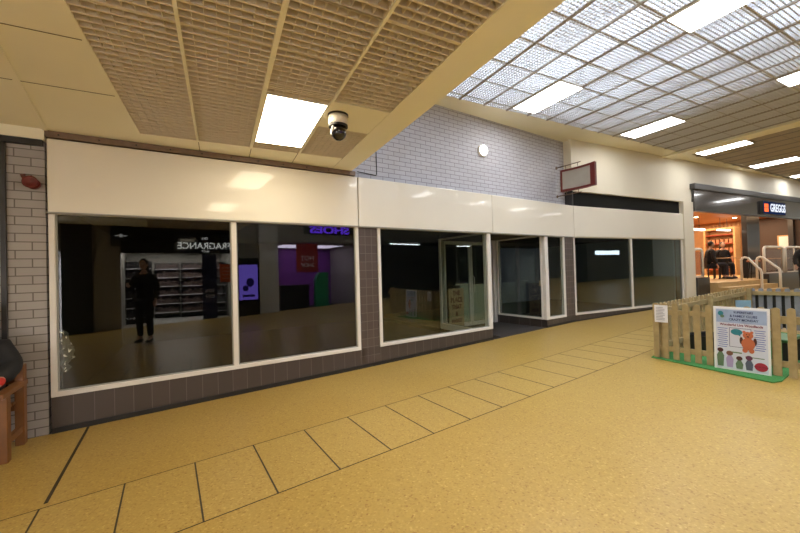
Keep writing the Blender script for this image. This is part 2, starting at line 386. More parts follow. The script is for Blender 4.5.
# ------------------------------------------------------------------ lower (dropped) ceiling, in the mall frame
ZC = 3.17
def wv(u):                                            # facade line in the mall frame
    if u < 1.948: return 4.958 + (u+1.597)*.0753
    return 5.225 + (u-1.948)*.1033
def slab(pts, z0, z1, m, name='ceiling'): return struct(MB().prism(pts, z0, z1).build(name, m, M=FM))
slab([(-8, -3.3), (-.76, -3.3), (-.76, wv(-.76)+.1), (-8, wv(-8)+.1)], ZC, ZC+.05, m_cream)
slab([(-.76, 4.665), (1.53, 4.665), (1.53, wv(1.53)+.1), (-.76, wv(-.76)+.1)], ZC, ZC+.05, m_cream)
slab([(1.53, -3.3), (1.842, -3.3), (1.842, wv(1.842)+.25), (1.53, wv(1.53)+.25)], ZC-.004, ZC+.05, m_cream)
slab([(.935, 3.13), (1.53, 3.13), (1.53, 3.72), (.935, 3.72)], ZC, ZC+.05, m_cream)
slab([(-.76, -3.3), (1.6, -3.3), (1.6, wv(1.6)), (-.76, wv(-.76))], 3.34, 3.38, m_plenum)
slab([(1.80, -3.3), (1.842, -3.3), (1.842, wv(1.842)+.3), (1.80, wv(1.8)+.3)], ZC+.04, 4.80, m_cream, 'wall_bulkhead')
# seams in the cream boards and the edge trim of the left board
seam = mat('ceiling seam', (.16,.12,.06,1), .8)
for k, (a, b) in enumerate((((-8, 2.97), (-.78, 2.97)), ((-8, 3.75), (-.78, 3.78)), ((-8, 2.1), (-.78, 2.1)), ((-.2, 4.67), (-.2, wv(0))), ((.37, 4.67), (.37, wv(.3))), ((.93, 4.67), (.93, wv(.9))), ((1.533, 4.0), (1.533, wv(1.5))))):
    a, b = Vector(a), Vector(b); dd = (b-a).normalized(); n = Vector((-dd.y, dd.x))*.003
    struct(MB().prism([tuple(a-n), tuple(b-n), tuple(b+n), tuple(a+n)], ZC-.0025, ZC+.001).build('trim_%d' % (11+k), seam, M=FM))
a, b = Vector((-2.35, 1.95)), Vector((-3.759, 3.787)); dd = (b-a).normalized(); n = Vector((-dd.y, dd.x))*.02
struct(MB().prism([tuple(a-n), tuple(b-n), tuple(b+n), tuple(a+n)], ZC-.012, ZC).build('trim_18', m_cream))
# louvres
def louvre(u0, u1, v0, v1, cell_u, cell_v, z0, z1, t, m):
    tv = .004
    mb = MB(); nu = max(1, round((u1-u0)/cell_u)); nv = max(1, round((v1-v0)/cell_v))
    for i in range(nu+1):
        u = u0+(u1-u0)*i/nu; mb.box(u-tv/2, u+tv/2, v0, v1, z0+.004, z1)
    for j in range(nv+1):
        v = v0+(v1-v0)*j/nv; mb.box(u0, u1, v-t/2, v+t/2, z0, z1-.001)
    return struct(mb.build('ceiling', m, M=FM))
vj = [3.09+.56*k for k in range(-12, 4)]              # tile joints
cols = [(-.75, -.215), (-.195, .350), (.380, .935), (.955, 1.525)]
for ci, (u0, u1) in enumerate(cols):
    for k in range(len(vj)):
        v0, v1 = vj[k]+.006, vj[k]+.56-.006
        top = 4.66
        if ci == 2:
            if v0 > 3.05: continue
            if v1 > 3.2: v1 = 3.18
        if v0 > top: continue
        v1 = min(v1, top)
        if ci == 3 and v0 > 3.05: continue
        mid = (v0+v1)/2
        if ci == 2 and .45 < mid < 1.8: continue
        louvre(u0, u1, v0, v1, .0700, .0700, ZC, ZC+.055, .015, m_louvre)
louvre(.38, .93, 3.05, 3.18, .07, .07, ZC, ZC+.055, .015, m_louvre)
louvre(.38, .93, 4.45, 4.66, .07, .07, ZC, ZC+.055, .015, m_louvre)
louvre(.955, 1.525, 3.74, 4.64, .07, .055, ZC, ZC+.055, .015, m_louvre)
for k, (u, w) in enumerate(((-.205, .022), (.365, .034), (.945, .022))):
    struct(MB().box(u-w/2, u+w/2, -3.3, 4.68, ZC-.012, ZC+.03).build('trim_%d' % (20+k), m_cream, M=FM))
struct(MB().box(-.77, -.75, -3.3, 4.68, ZC-.004, ZC+.06).build('trim_23', m_cream, M=FM))

# light fittings
def light_panel(u0, u1, v0, v1, z, label, group=None):
    t = thing('ceiling_light', label, 'ceiling light', FM @ Matrix.Translation(((u0+u1)/2, (v0+v1)/2, z)), group)
    a, b = (u1-u0)/2, (v1-v0)/2
    MB().box(-a, a, -b, b, .0, .01).build('diffuser', m_lampl if z < 4 else m_lamp, t)
    f = MB(); f.box(-a-.012, -a, -b, b, -.004, .05); f.box(a, a+.012, -b, b, -.004, .05); f.box(-a, a, -b-.012, -b, -.004, .05); f.box(-a, a, b, b+.012, -.004, .05); f.box(-a, a, -b, b, .04, .05)
    f.build('housing', m_whitep, t)
    return t
light_panel(.395, .92, 3.21, 4.42, ZC-.006, 'bright square ceiling light set in the low louvred ceiling beside the dome camera')
louvre(.38, .93, 1.73, 1.97, .07, .07, ZC, ZC+.055, .015, m_louvre); louvre(.38, .93, .30, .485, .07, .07, ZC, ZC+.055, .015, m_louvre)
for v in (.5,): light_panel(.395, .92, v, v+1.21, ZC-.006, 'ceiling light in the low louvred ceiling behind the camera', 'low ceiling lights behind the viewer')
for v in (.5, -2.2): light_panel(-4.3, -3.75, v, v+1.21, ZC-.012, 'ceiling light in the low cream ceiling behind the camera', 'low ceiling lights behind the viewer')
ZH = 4.75
names = {(5.17, 4.05): 'long white ceiling light in the lattice, nearest the round wall lamp',
 (5.17, 1.36): 'large bright ceiling light cut by the top edge, closest of the lattice lights',
 (8.63, 3.99): 'long white ceiling light in the lattice right above the blank red sign',
 (12.08, 3.90): 'long white ceiling light just beyond the cream ceiling beam',
 (8.68, 1.30): 'ceiling light at the right edge high in the lattice',
 (15.6, 3.88): 'long thin ceiling light above the bakery fascia, second beyond the cream beam',
 (19.05, 3.88): 'farthest small ceiling light at the right edge near the cream wall'}
for u in (1.9, 5.17, 8.63, 12.08, 15.6, 19.05, 22.6):  # last row is unseen, added to brighten the mirrored end wall
    for v in (4.0, 1.33, -1.35):
        if u == 1.9: u0, lab = 1.95, None
        key = next((k for k in names if abs(k[0]-u) < .1 and abs(k[1]-v) < .2), None)
        if u == 1.9 and v == 4.0: continue
        uu = 1.93 if u == 1.9 else u
        light_panel(uu, uu+.57, v, v+1.07, ZH-.03, names[key] if key else 'white ceiling light in the high lattice outside the view', None if key else 'high ceiling lights out of view')

# CCTV dome
t = thing('cctv_camera', 'black dome security camera with white collar under the low ceiling', 'security camera', FM @ Matrix.Translation((1.075, 3.38, ZC)) @ Matrix.Diagonal((1.2, 1.2, 1.25, 1)))
MB().lathe([(.085, 0), (.085, -.012), (.078, -.014)][::-1], n=24).build('base_ring', m_black, t, smooth=False)
MB().lathe([(.076, -.085), (.080, -.075), (.080, -.014)], n=24).build('collar', m_whitep, t, smooth=True)
MB().lathe([(.079, -.1), (.079, -.085)], n=24).build('black_ring', m_black, t)  # black ring between collar and dome
prof = [(.01, -.205)]+[(.066*math.sin(R(a)), -.14-.066*math.cos(R(a))) for a in range(15, 91, 15)]+[(.066, -.1)]
MB().lathe(prof, n=24).build('dome', m_blackp, t, smooth=True)
MB().ball((-.056, -.030, -.125), (.012, .014, .024)).build('lens_cover', m_whitep, t, smooth=True)

# ------------------------------------------------------------------ high lattice ceiling
mb = MB(); cell = .0574; tk = .011
v = 5.24
while v > -3.3:
    mb.box(1.85, 11.62, v-tk/2, v+tk/2, ZH+.0, ZH+.034); v -= cell*.935
u = 1.86
while u < 11.62:
    mb.box(u-tk/2, u+tk/2, -3.3, 5.24, ZH+.0, ZH+.033); u += cell
struct(mb.build('ceiling', m_grid, M=FM))
mb = MB(); v = 5.24
while v > -3.3:
    mb.box(12.1, 25.5, v-tk/2, v+tk/2, ZH, ZH+.034); v -= cell*.935
u = 12.1
while u < 25.5:
    mb.box(u-tk/2, u+tk/2, -3.3, 5.24, ZH, ZH+.033); u += cell
struct(mb.build('ceiling', mat('dim bounce tinted lattice', (.62,.55,.44,1), .6), M=FM))  # same white lattice, its dim floor bounce light put into a browner colour
mb = MB(); k = 0
for k in range(-5, 36):
    u = 5.17+.5767*k
    if u > 1.9 and not (11.6 < u < 12.1) and u < 25: mb.box(u-.016, u+.016, -3.3, 5.26, ZH-.012, ZH+.045)
struct(mb.build('trim_30', m_rib, M=FM))
mb = MB()
for k in range(0, 16):
    v = 5.10-.537*k
    mb.box(1.85, 25, v-.010, v+.010, ZH+.004, ZH+.042)
struct(mb.build('trim_31', m_rib, M=FM))
slab([(11.62, -3.3), (12.1, -3.3), (12.1, 9.5), (11.62, 9.5)], ZH-.05, ZH+.05, m_cream)
# cream board between lattice and walls
w7m = m_of(W7)
def upw(u):   # wall line in the mall frame
    if u < 1.948: return 4.958+(u+1.597)*.0753+.2
    if u < 7.9: return 5.225+(u-1.948)*.1033+.2
    q = w7m; return q[1]+(u-q[0])*math.tan(R(AB-27))+.02
slab([(1.80, 5.24), (7.9, 5.24), (7.9, upw(7.89)), (1.80, upw(1.80))], ZH, ZH+.04, m_cream)
slab([(7.9, 5.24), (25.5, 5.24), (25.5, upw(25.5)), (7.9, upw(7.91))], ZH, ZH+.04, m_cream)
# skylight plenum above: roof and tube lights
slab([(1.80, -3.3), (25.5, -3.3), (25.5, 6.5), (1.80, 6.5)], 6.0, 6.05, m_roof, 'ceiling')
struct(MB().box(1.80, 25.5, 6.2, 6.25, 4.8, 6.0).build('wall_plenum', m_roof, M=FM)); struct(MB().box(1.80, 25.5, -3.35, -3.3, 4.8, 6.0).build('wall_plenum', m_roof, M=FM))
struct(MB().box(1.76, 1.80, -3.3, 6.2, 4.8, 6.0).build('wall_plenum', m_roof, M=FM))
k = 0
for u, e in ((2.9, 75), (4.4, 75), (5.9, 60), (7.4, 38)):
    for v in (-1.6, 1.0, 3.6):
        l = bpy.data.lights.new('plenum_tube', 'AREA'); l.shape = 'RECTANGLE'; l.size = .12; l.size_y = 2.4; l.energy = e; l.color = (.74, .85, 1)
        o = bpy.data.objects.new('plenum_tube', l); C.objects.link(o); o.matrix_world = FM @ Matrix.Translation((u, v, 5.6))

# ------------------------------------------------------------------ things on the upper wall
t = thing('wall_lamp', 'round white lamp glowing on the lilac brick wall', 'wall lamp', F2 @ Matrix.Translation((3.0, .2, 4.05)) @ Matrix.Rotation(R(90), 4, 'X'))
MB().lathe([(.125, 0), (.125, .04), (.11, .05)], n=28).build('rim', m_whitep, t, smooth=False)
MB().lathe([(.105, .05), (.098, .075), (.07, .095), (.02, .105)], n=28).build('lamp_glass', m_lampw, t, smooth=True)
# blank red blade sign on two brackets
t = thing('hanging_sign', 'blank grey projecting sign with curved red frame on the brick wall', 'sign', F2 @ Matrix.Translation((5.6, .2, 0)) @ Matrix.Rotation(R(-90), 4, 'Z'))
def cy(x): return .06*math.sin(math.pi*(x-.12)/.86)
N = 10
def curved(x0, x1, z0, z1, d0, d1, N=N):
    mb = MB(); rows = []
    for i in range(N+1):
        x = x0+(x1-x0)*i/N; rows.append([mb.b.verts.new((x, cy(x)+dy, z)) for dy, z in ((d0, z0), (d1, z0), (d1, z1), (d0, z1))])
    for i in range(N):
        for j in range(4): mb.b.faces.new((rows[i][j], rows[i+1][j], rows[i+1][(j+1)%4], rows[i][(j+1)%4]))
    mb.b.faces.new(rows[0]); mb.b.faces.new(list(reversed(rows[-1]))); return mb
curved(.125, .96, 3.90, 3.95, -.04, .04).build('frame_rail', m_red, t)
curved(.125, .96, 3.42, 3.47, -.04, .04).build('frame_rail', m_red, t)
curved(.125, .165, 3.47, 3.90, -.04, .04, 2).build('frame_side', m_red, t)
curved(.84, .96, 3.47, 3.90, -.04, .04, 3).build('frame_side', m_red, t)
curved(.165, .84, 3.47, 3.90, -.028, .028).build('sign_face', m_signg, t)
for z, e in ((4.04, .62), (3.33, .62)):
    MB().tube([(0, 0, z), (e, 0, z)], .011).lathe([(.035, 0), (.035, .012)], 0, 0, 12, Matrix.Translation((0, 0, z)) @ Matrix.Rotation(R(90), 4, 'Y')).build('bracket', m_rail, t)
for x in (.25, .55):
    MB().tube([(x, .0, 3.95), (x, 0, 4.04)], .007).build('hanger', m_rail, t); MB().tube([(x, 0, 3.42), (x, 0, 3.33)], .007).build('hanger', m_rail, t)
# conduit on the brick
o = MB().tube([(.46, .185, 3.62), (.46, .185, 3.24), (.44, .185, 3.22), (.1, .185, 3.24)], .008).build('cable', m_black, M=F2)
tag(o, 'thin black cable bent at a right angle on the brick above the fascia', 'cable')
# red fire alarm sounder
t = thing('fire_alarm', 'dark red fire alarm horn fixed high on the left brick wall', 'alarm', F1 @ Matrix.Translation((-.105, 0, 2.60)) @ Matrix.Rotation(R(90), 4, 'X'))
MB().lathe([(.055, 0), (.055, .03), (.05, .04)], n=18).build('backplate', m_redd, t)
MB().lathe([(.038, .04), (.045, .07), (.058, .11), (.062, .115), (.05, .116), (.03, .09)], n=18).build('horn', m_redd, t, smooth=True)
MB().tube([(-.03, .03, .03), (-.062, .055, .04), (-.072, .085, .045)], .02, 10).build('sounder_stub', mat('brown red plastic', (.09,.02,.012,1), .5), t)

# ------------------------------------------------------------------ people
def skin(V, Eg, rad, root=0, sub=2):
    bm = bmesh.new(); L = bm.verts.layers.skin.verify(); vs = [bm.verts.new(v) for v in V]
    for a, b in Eg: bm.edges.new((vs[a], vs[b]))
    for i, v in enumerate(vs):
        v[L].radius = rad[i] if isinstance(rad[i], tuple) else (rad[i], rad[i]); v[L].use_root = i == root
    me = bpy.data.meshes.new('s'); bm.to_mesh(me); bm.free()
    o = bpy.data.objects.new('s', me); C.objects.link(o)
    m = o.modifiers.new('k', 'SKIN'); m.use_smooth_shade = True
    m2 = o.modifiers.new('u', 'SUBSURF'); m2.levels = sub; m2.render_levels = sub
    dg = bpy.context.evaluated_depsgraph_get(); dg.update()
    r = bpy.data.meshes.new_from_object(o.evaluated_get(dg)); bpy.data.objects.remove(o); bpy.data.meshes.remove(me)
    return r
def merge(meshes, name, m, parent):
    bm = bmesh.new()
    for me in meshes: bm.from_mesh(me)
    out = bpy.data.meshes.new(name); bm.to_mesh(out); bm.free(); out.materials.append(m)
    for p in out.polygons: p.use_smooth = True; p.material_index = 0
    o = bpy.data.objects.new(name, out); C.objects.link(o); o.parent = parent; return o
def mesh_of(mb):
    me = bpy.data.meshes.new('x'); bmesh.ops.recalc_face_normals(mb.b, faces=mb.b.faces[:]); mb.b.to_mesh(me); mb.b.free(); return me
def person(M, label, sit=False, arms=None, coat=m_coat, trs=m_trs, hair=m_hair, scale=1.0, glove=None, hairlong=False, seat=.45, puff=1):
    t = thing('person', label, 'person', M @ Matrix.Diagonal((scale, scale, scale, 1)))
    h = seat+.08 if sit else .93                              # pelvis height
    tz = h-.93
    kn = ((.10, .42, h-.02), (.11, .44, .10), (.12, .60, .045)) if sit else ((.10, .03, .50), (.10, -.01, .09), (.12, .15, .04))
    V = [(0, 0, h), (0, -.01, h+.15), (0, 0, h+.36), (0, 0, h+.50), (0, .01, h+.59), (0, .02, h+.64)]
    Ed = [(i, i+1) for i in range(5)]
    rad = [(.135, .10), (.12, .09), (.145, .10), (.075, .07), (.05, .05), (.055, .055)]
    if arms is None: arms = [((sx*.235, -.03, 1.15+tz), (sx*.25, .07, .91+tz)) for sx in (-1, 1)]
    hands = []
    for si, sx in enumerate((-1, 1)):
        b = len(V); el, wr = arms[si]
        V += [(sx*.165, 0, h+.47), el, wr]; Ed += [(3, b), (b, b+1), (b+1, b+2)]; rad += [.058, .042, .028]
        hands.append((Vector(el), Vector(wr), sx))
    for sx in (-1, 1):
        b = len(V); V += [(sx*.09, 0 if not sit else .02, h-.04)]+[(sx*q[0], q[1], q[2]) for q in kn]
        Ed += [(0, b), (b, b+1), (b+1, b+2), (b+2, b+3)]; rad += [.085, .058, .038, .03]
    parts = [skin(V, Ed, rad)]
    # head with face
    hc = Vector((0, .035, h+.74)); hb = MB().ball(hc, (.074, .094, .112), 20)
    for v in hb.b.verts:
        q = v.co-hc
        if q.z < -.03 and q.y > -.02: v.co.y += .012*(-q.z/.1); v.co.x *= .9
    hb.ball(hc+Vector((0, .097, -.012)), (.012, .020, .024), 8)
    for sx in (-1, 1): hb.ball(hc+Vector((sx*.076, -.005, -.005)), (.010, .02, .032), 8)
    parts.append(mesh_of(hb))
    for el, wr, sx in hands:                                # palm, four unequal bent fingers and a thumb
        dr = (wr-el).normalized(); side = dr.cross(Vector((0, 1, .3))).normalized()*sx; nrm = dr.cross(side).normalized()
        for k, (o_, ln) in enumerate(((-.028, .068), (-.009, .080), (.011, .075), (.029, .058))):
            a = wr+dr*.02+side*o_*.5; p1 = wr+dr*.085+side*o_; p2 = p1+dr*ln*.55+nrm*.006; p3 = p2+dr*ln*.35+nrm*.018
            parts.append(skin([a, p1, p2, p3], [(0, 1), (1, 2), (2, 3)], [.013, .011, .0085, .007], 0, 1))
        a = wr+dr*.02-side*.015; p1 = wr+dr*.045-side*.045; p2 = p1+dr*.035-side*.012
        parts.append(skin([a, p1, p2], [(0, 1), (1, 2)], [.013, .011, .008], 0, 1))
        parts.append(skin([wr-dr*.01, wr+dr*.035, wr+dr*.08], [(0, 1), (1, 2)], [.026, (.033, .018), (.036, .015)], 0, 1))
    merge(parts, 'body', m_skin if glove is None else m_skin, t)
    # clothes
    cV = [(0, 0, h-.06), (0, -.01, h+.15), (0, 0, h+.36), (0, 0, h+.505)]; cE = [(0, 1), (1, 2), (2, 3)]; cR = [(.175, .14), (.165, .135), (.185, .14), (.09, .085)]
    for si, sx in enumerate((-1, 1)):
        b = len(cV); el, wr = [Vector(q) for q in arms[si]]
        cV += [(sx*.17, 0, h+.465), tuple(el), tuple(el+(wr-el)*.93)]; cE += [(3, b), (b, b+1), (b+1, b+2)]; cR += [.085, .068, .05]
    cR = [tuple(q*puff for q in r_) if isinstance(r_, tuple) else r_*puff for r_ in cR]
    merge([skin(cV, cE, cR)], 'coat', coat, t)
    tV = [(0, 0, h)]; tE = []; tR = [(.15, .115)]
    for sx in (-1, 1):
        b = len(tV); tV += [(sx*.09, 0 if not sit else .03, h-.05), (sx*kn[0][0], kn[0][1], kn[0][2]), (sx*kn[1][0], kn[1][1], kn[1][2]+.03)]
        tE += [(0, b), (b, b+1), (b+1, b+2)]; tR += [.10, .075, .058]
    merge([skin(tV, tE, tR)], 'trousers', trs, t)
    for sx in (-1, 1):
        ax, ay = sx*kn[1][0], kn[1][1]
        merge([skin([(ax, ay-.05, .045), (ax, ay+.05, .05), (ax*1.1, ay+.19, .035)], [(0, 1), (1, 2)], [(.045, .045), (.048, .045), (.04, .03)], 1)], 'shoe', m_black, t)
    hm = MB().ball(hc+Vector((0, -.022, .022)), (.083, .092, .108), 18)
    if hairlong: hm.ball(hc+Vector((0, -.07, -.09)), (.085, .05, .14), 14)
    merge([mesh_of(hm)], 'hair', hair, t)
    for sx in (-1, 1): MB().ball(hc+Vector((sx*.03, .083, .012)), (.011, .008, .007), 8).build('eye', m_eye, t, smooth=True)
    MB().ball(hc+Vector((0, .090, -.055)), (.022, .008, .007), 8).build('mouth', m_lip, t, smooth=True)
    if glove:
        el, wr, sx = hands[glove-1]; dr = (wr-el).normalized()
        merge([skin([wr-dr*.03, wr+dr*.05, wr+dr*.13], [(0, 1), (1, 2)], [.04, (.048, .03), (.03, .022)])], 'glove', m_glove, t)
    return t

# ------------------------------------------------------------------ bench at the left wall
FBch = F1 @ Matrix.Translation((0, 0, 0))
bx = F1.inverted() @ Vector((-3.80, 3.56, 0)); 
SB = bx.x + .022                                             # s of the right arm
zb = zf(-3.7, 3.3)
t = thing('bench', 'brown varnished wooden bench with slatted seat against the left brick wall', 'bench', F1 @ Matrix.Translation((SB, 0, zb)))
def legbox(x0, x1, y0, y1, z1, n='leg'): return MB().box(x0, x1, y0, y1, 0, z1).build(n, m_wood, t, bevel=.006)
for x0 in (-.03, -1.45):
    legbox(x0-.034, x0+.042, -.59, -.51, .58); legbox(x0-.038, x0+.03, -.17, -.09, .78)
    MB().prof([(-.04, 0), (.04, 0), (.04, .05), (-.04, .05)], -.66, -.09).build('armrest', m_wood, t, M=Matrix.Translation((x0, 0, .575)), bevel=.008)
    MB().box(x0-.02, x0+.02, -.52, -.17, .13, .19).build('brace', m_wood, t)
MB().box(-1.42, -.06, -.58, -.55, .34, .41).box(-1.42, -.06, -.15, -.12, .34, .41).build('seat_rail', m_wood, t)
mb = MB()
for k in range(5): mb.box(-1.42, -.06, -.60+k*.092, -.60+k*.092+.075, .41, .435)
mb.build('seat', m_wood, t, bevel=.004)
mb = MB()
for k in range(3): mb.box(-1.42, -.06, -.135, -.11, .50+k*.10, .57+k*.10)
mb.build('backrest', m_wood, t, bevel=.004)
# seated person: faces out of the wall, left arm over the right armrest
PM = F1 @ Matrix.Translation((SB-.30, -.30, zb)) @ Matrix.Rotation(R(180), 4, 'Z')
person(PM, 'person in a puffy black coat sitting on the wooden bench, cut by the left edge', sit=True,
       arms=[((-.27, .02, .80), (-.27, .30, .73)), ((.24, .0, .76), (.14, .28, .58))], glove=1, puff=1.35, seat=.435)

# ------------------------------------------------------------------ play pen
C1 = (3.744, 5.246)
FF = frame(*C1, -57.8); FS = frame(*C1, 29.5)
def picket(mb, x, w, y0, y1, z0, z1):
    r = w/2; pts = [(x-r, z0), (x+r, z0), (x+r, z1-r*.8)]+[(x+r*math.cos(a), z1-r*.8+r*.8*math.sin(a)) for a in (R(30), R(60), R(90), R(120), R(150))]+[(x-r, z1-r*.8)]
    mb.prof(pts, y0, y1)
def fence(F, ln, xs, label, m, inside, z_top=1.02, w=.07, rails=(.36, .885), posts=(0,), ext=None):
    o0 = F.translation; t = thing('picket_fence', label, 'fence', F @ Matrix.Translation((0, 0, 0)), 'picket fence panels round the play pen')
    def gz(x): p = F @ Vector((x, 0, 0)); return zf(p.x, p.y)
    for x in xs:
        mb = MB(); g = gz(x); picket(mb, x, w, -.009, .009, g+.02, g+z_top-.2); mb.build('picket', m, t)
    for rz in rails:
        y0, y1 = (.009, .045) if inside > 0 else (-.045, -.009)
        a, b = gz(0), gz(ln); mb = MB(); mb.prof([(0, a+rz-.035-.2), (ln, b+rz-.035-.2), (ln, b+rz+.035-.2), (0, a+rz+.035-.2)], y0, y1); mb.build('rail', m_pick, t)
    for x in posts:
        g = gz(x); y0, y1 = (.010, .075) if inside > 0 else (-.075, -.010)
        mb = MB().box(x-.035, x+.035, y0+.036 if inside > 0 else y0-.036, y1+.036 if inside > 0 else y1-.036, g, g+z_top-.22); mb.build('post', m_pick, t)
    return t
ft = lambda: None
fence(FF, 2.3, [.03]+[.145+.125*k for k in range(17)], 'front of the pale picket fence behind the children poster', m_pick, 1, z_top=1.02, posts=(.09, 1.25, 2.2))
fence(FS, 3.55, [.12+.118*k for k in range(29)], 'long left side of the picket fence running back towards the steps', m_pick, -1, z_top=1.0, posts=(1.75, 3.45))
EB = FS @ Vector((3.55, 0, 0)); FK = frame(EB.x, EB.y, -60)
fk = fence(FK, 2.6, [.10+.118*k for k in range(21)], 'back of the picket fence, grey pickets under a tan top rail', m_pickg, -1, z_top=.98, posts=(1.3,))
g_ = zf(EB.x, EB.y); MB().box(.05, 2.6, .012, .02, g_+.05, g_+.72).build('gap_darkening_sheet', m_black, fk)  # black sheet added so the gaps between the back pickets look dark
matp = [(3.70, 5.26), (4.16, 3.99), (4.30, 4.02), (7.0, 5.75), (6.72, 6.85), (3.80, 5.34)]
o = MB().prism(matp, lambda x, y: zf(x, y)+.002, lambda x, y: zf(x, y)+.014).build('play_mat', m_green)
tag(o, 'green artificial grass mat under the picket fence pen', 'mat')
# paper notice on the corner
t = MB().box(.02, .185, -.016, -.011, 0, .25).build('paper_notice', m_paper, M=FF @ Matrix.Translation((0, 0, .742)))
m_ink = mat('grey print', (.35,.36,.42,1), .7)
tn = thing('notice_sheet', 'white printed paper sheet pinned to the fence corner', 'notice', FF @ Matrix.Translation((.10, -.014, .742)))
t.parent = tn; t.matrix_local = Matrix.Translation((-.10, .014, 0))
mb = MB()
for k in range(9): mb.box(-.06, .05 if k % 3 else .03, -.004, -.0025, .21-k*.022, .218-k*.022)
mb.build('print_lines', m_ink, tn)
# toys in the pen
def at(x, y, a=0): return frame(x, y, a, zf(x, y)+.015)
t = thing('play_table', 'low green play table inside the picket pen', 'table', at(5.0, 4.75, 30))
mt = mat('green toy plastic', (.03,.12,.035,1), .4)
MB().box(-.3, .3, -.2, .2, .30, .34).build('table_top', mt, t, bevel=.01)
for sx in (-1, 1):
    for sy in (-1, 1): MB().box(sx*.26-.025, sx*.26+.025, sy*.16-.025, sy*.16+.025, 0, .30).build('leg', m_black, t)
t = thing('toy_crate', 'dark toy crate on the green mat behind the left pickets', 'crate', at(4.75, 5.45, 12))
f = MB().box(-.25, .25, -.17, .17, 0, .02); f.box(-.25, -.235, -.17, .17, .02, .24); f.box(.235, .25, -.17, .17, .02, .24); f.box(-.235, .235, -.17, -.155, .02, .24); f.box(-.235, .235, .155, .17, .02, .24)
f.build('body', m_black, t); MB().box(-.26, .26, -.18, -.17, .22, .25).box(-.26, .26, .17, .18, .22, .25).build('rim', m_black, t)
t = thing('picture_stand', 'small blue picture card standing at the far corner of the pen', 'sign', at(6.3, 6.5, -20) @ Matrix.Translation((0, 0, -.03)))
MB().box(-.11, .11, 0, .015, .36, .62).build('card', mat('pale blue card', (.25,.40,.52,1), .5), t)
MB().box(-.11, .11, -.002, 0, .36, .46).build('dark_band', mat('dark card print', (.08,.09,.08,1), .6), t)
MB().box(-.015, .015, .0, .02, 0.02, .36).box(-.12, .12, -.08, .1, 0, .02).build('stand', m_black, t)

# poster board on the fence
tb_ = thing('poster_board', 'white framed children event poster leaning on the front of the picket fence', 'poster', FF @ Matrix.Translation((.702, -.055, .222)) @ Matrix.Rotation(R(-2.2), 4, 'X'))
W, H = .522, .80
mf = mat('white poster frame', (.78,.78,.77,1), .4)
MB().box(0, W, 0, .018, 0, H).build('board', mf, tb_, bevel=.003)
def lay(name, m, x0, x1, z0, z1, k=1): return MB().box(x0, x1, -.0012*k, -.0012*(k-1), z0, z1).build(name, m, tb_)
c_ = lambda n, r, g, b: mat(n, srgb(r, g, b), .55)
lay('poster_sheet', mat('poster paper', (.62,.65,.74,1), .5, noise=.04, scale=10), .025, W-.02, .02, H-.025)
lay('header_band', mat('pale blue header print', (.33,.42,.60,1), .5, noise=.35, scale=6), .03, W-.025, .60, .765, 2)
navy, crim, tealm, orange, brown, greenp = c_('navy ink', 30, 38, 90), c_('crimson ink', 120, 25, 60), c_('teal ink', 40, 125, 140), c_('orange ink', 190, 105, 70), c_('dark brown ink', 75, 35, 30), c_('green ink', 95, 120, 90)
def ptext(s, size, m, x, z, sx=1, bold=.001): text(s, size, m, tb_, Matrix.Translation((x, -.0030, z)) @ UP, ext=.0006, bold=bold, sx=sx)
ptext('SUPERSTARS', .036, navy, .29, .735, .9); ptext('& FAMILY CLUBS', .038, navy, .29, .688, .9); ptext('CRAZY MONDAY', .038, navy, .29, .642, .9)
ptext('Wonderful Live Woodlands', .040, crim, .265, .575, .88, .0012)
mb = MB().box(.155, .36, -.0036, -.0024, .30, .54); mb.build('picture_border', navy, tb_)
MB().box(.16, .355, -.0048, -.0036, .305, .535).build('picture', c_('pale picture paper', 205, 208, 222), tb_)
def disc(cx, cz, rx, rz, m, name, k=5, n=20, poly=None):
    pts = poly or [(cx+rx*math.cos(2*math.pi*i/n), cz+rz*math.sin(2*math.pi*i/n)) for i in range(n)]
    return MB().prof(pts, -.0012*k, -.0012*(k-1)).build(name, m, tb_)
disc(.225, .49, .055, .038, tealm, 'speech_balloon'); disc(0, 0, 0, 0, tealm, 'balloon_tail', poly=[(.235, .46), (.26, .462), (.262, .435)])
disc(.33, .355, .062, .075, orange, 'bear_body', 6); disc(.33, .46, .048, .045, orange, 'bear_head', 6)
disc(.295, .50, .015, .015, orange, 'bear_ear', 6); disc(.365, .50, .015, .015, orange, 'bear_ear', 6)
disc(.30, .275, .024, .03, orange, 'bear_leg', 6); disc(.36, .275, .024, .03, orange, 'bear_leg', 6)
disc(.268, .39, .016, .045, brown, 'bear_arm', 5); disc(.392, .39, .016, .045, brown, 'bear_arm', 5)
disc(.318, .47, .006, .006, brown, 'bear_eye', 7, 10); disc(.342, .47, .006, .006, brown, 'bear_eye', 7, 10); disc(.33, .445, .012, .008, brown, 'bear_muzzle', 7, 10)
blue2 = c_('blue text ink', 110, 125, 185)
for x0, x1, z0, n in ((.04, .14, .53, 10), (.385, .485, .53, 10)):
    mb = MB()
    for k in range(n): mb.box(x0+.006*(k % 3), x1-.01*(k % 2), -.0030, -.0018, z0-k*.026-.009, z0-k*.026)
    mb.build('text_block', blue2, tb_)
mb = MB(); mb.box(.15, .27, -.0030, -.0018, .225, .24); mb.box(.30, .47, -.0030, -.0018, .19, .20); mb.build('caption', greenp, tb_)
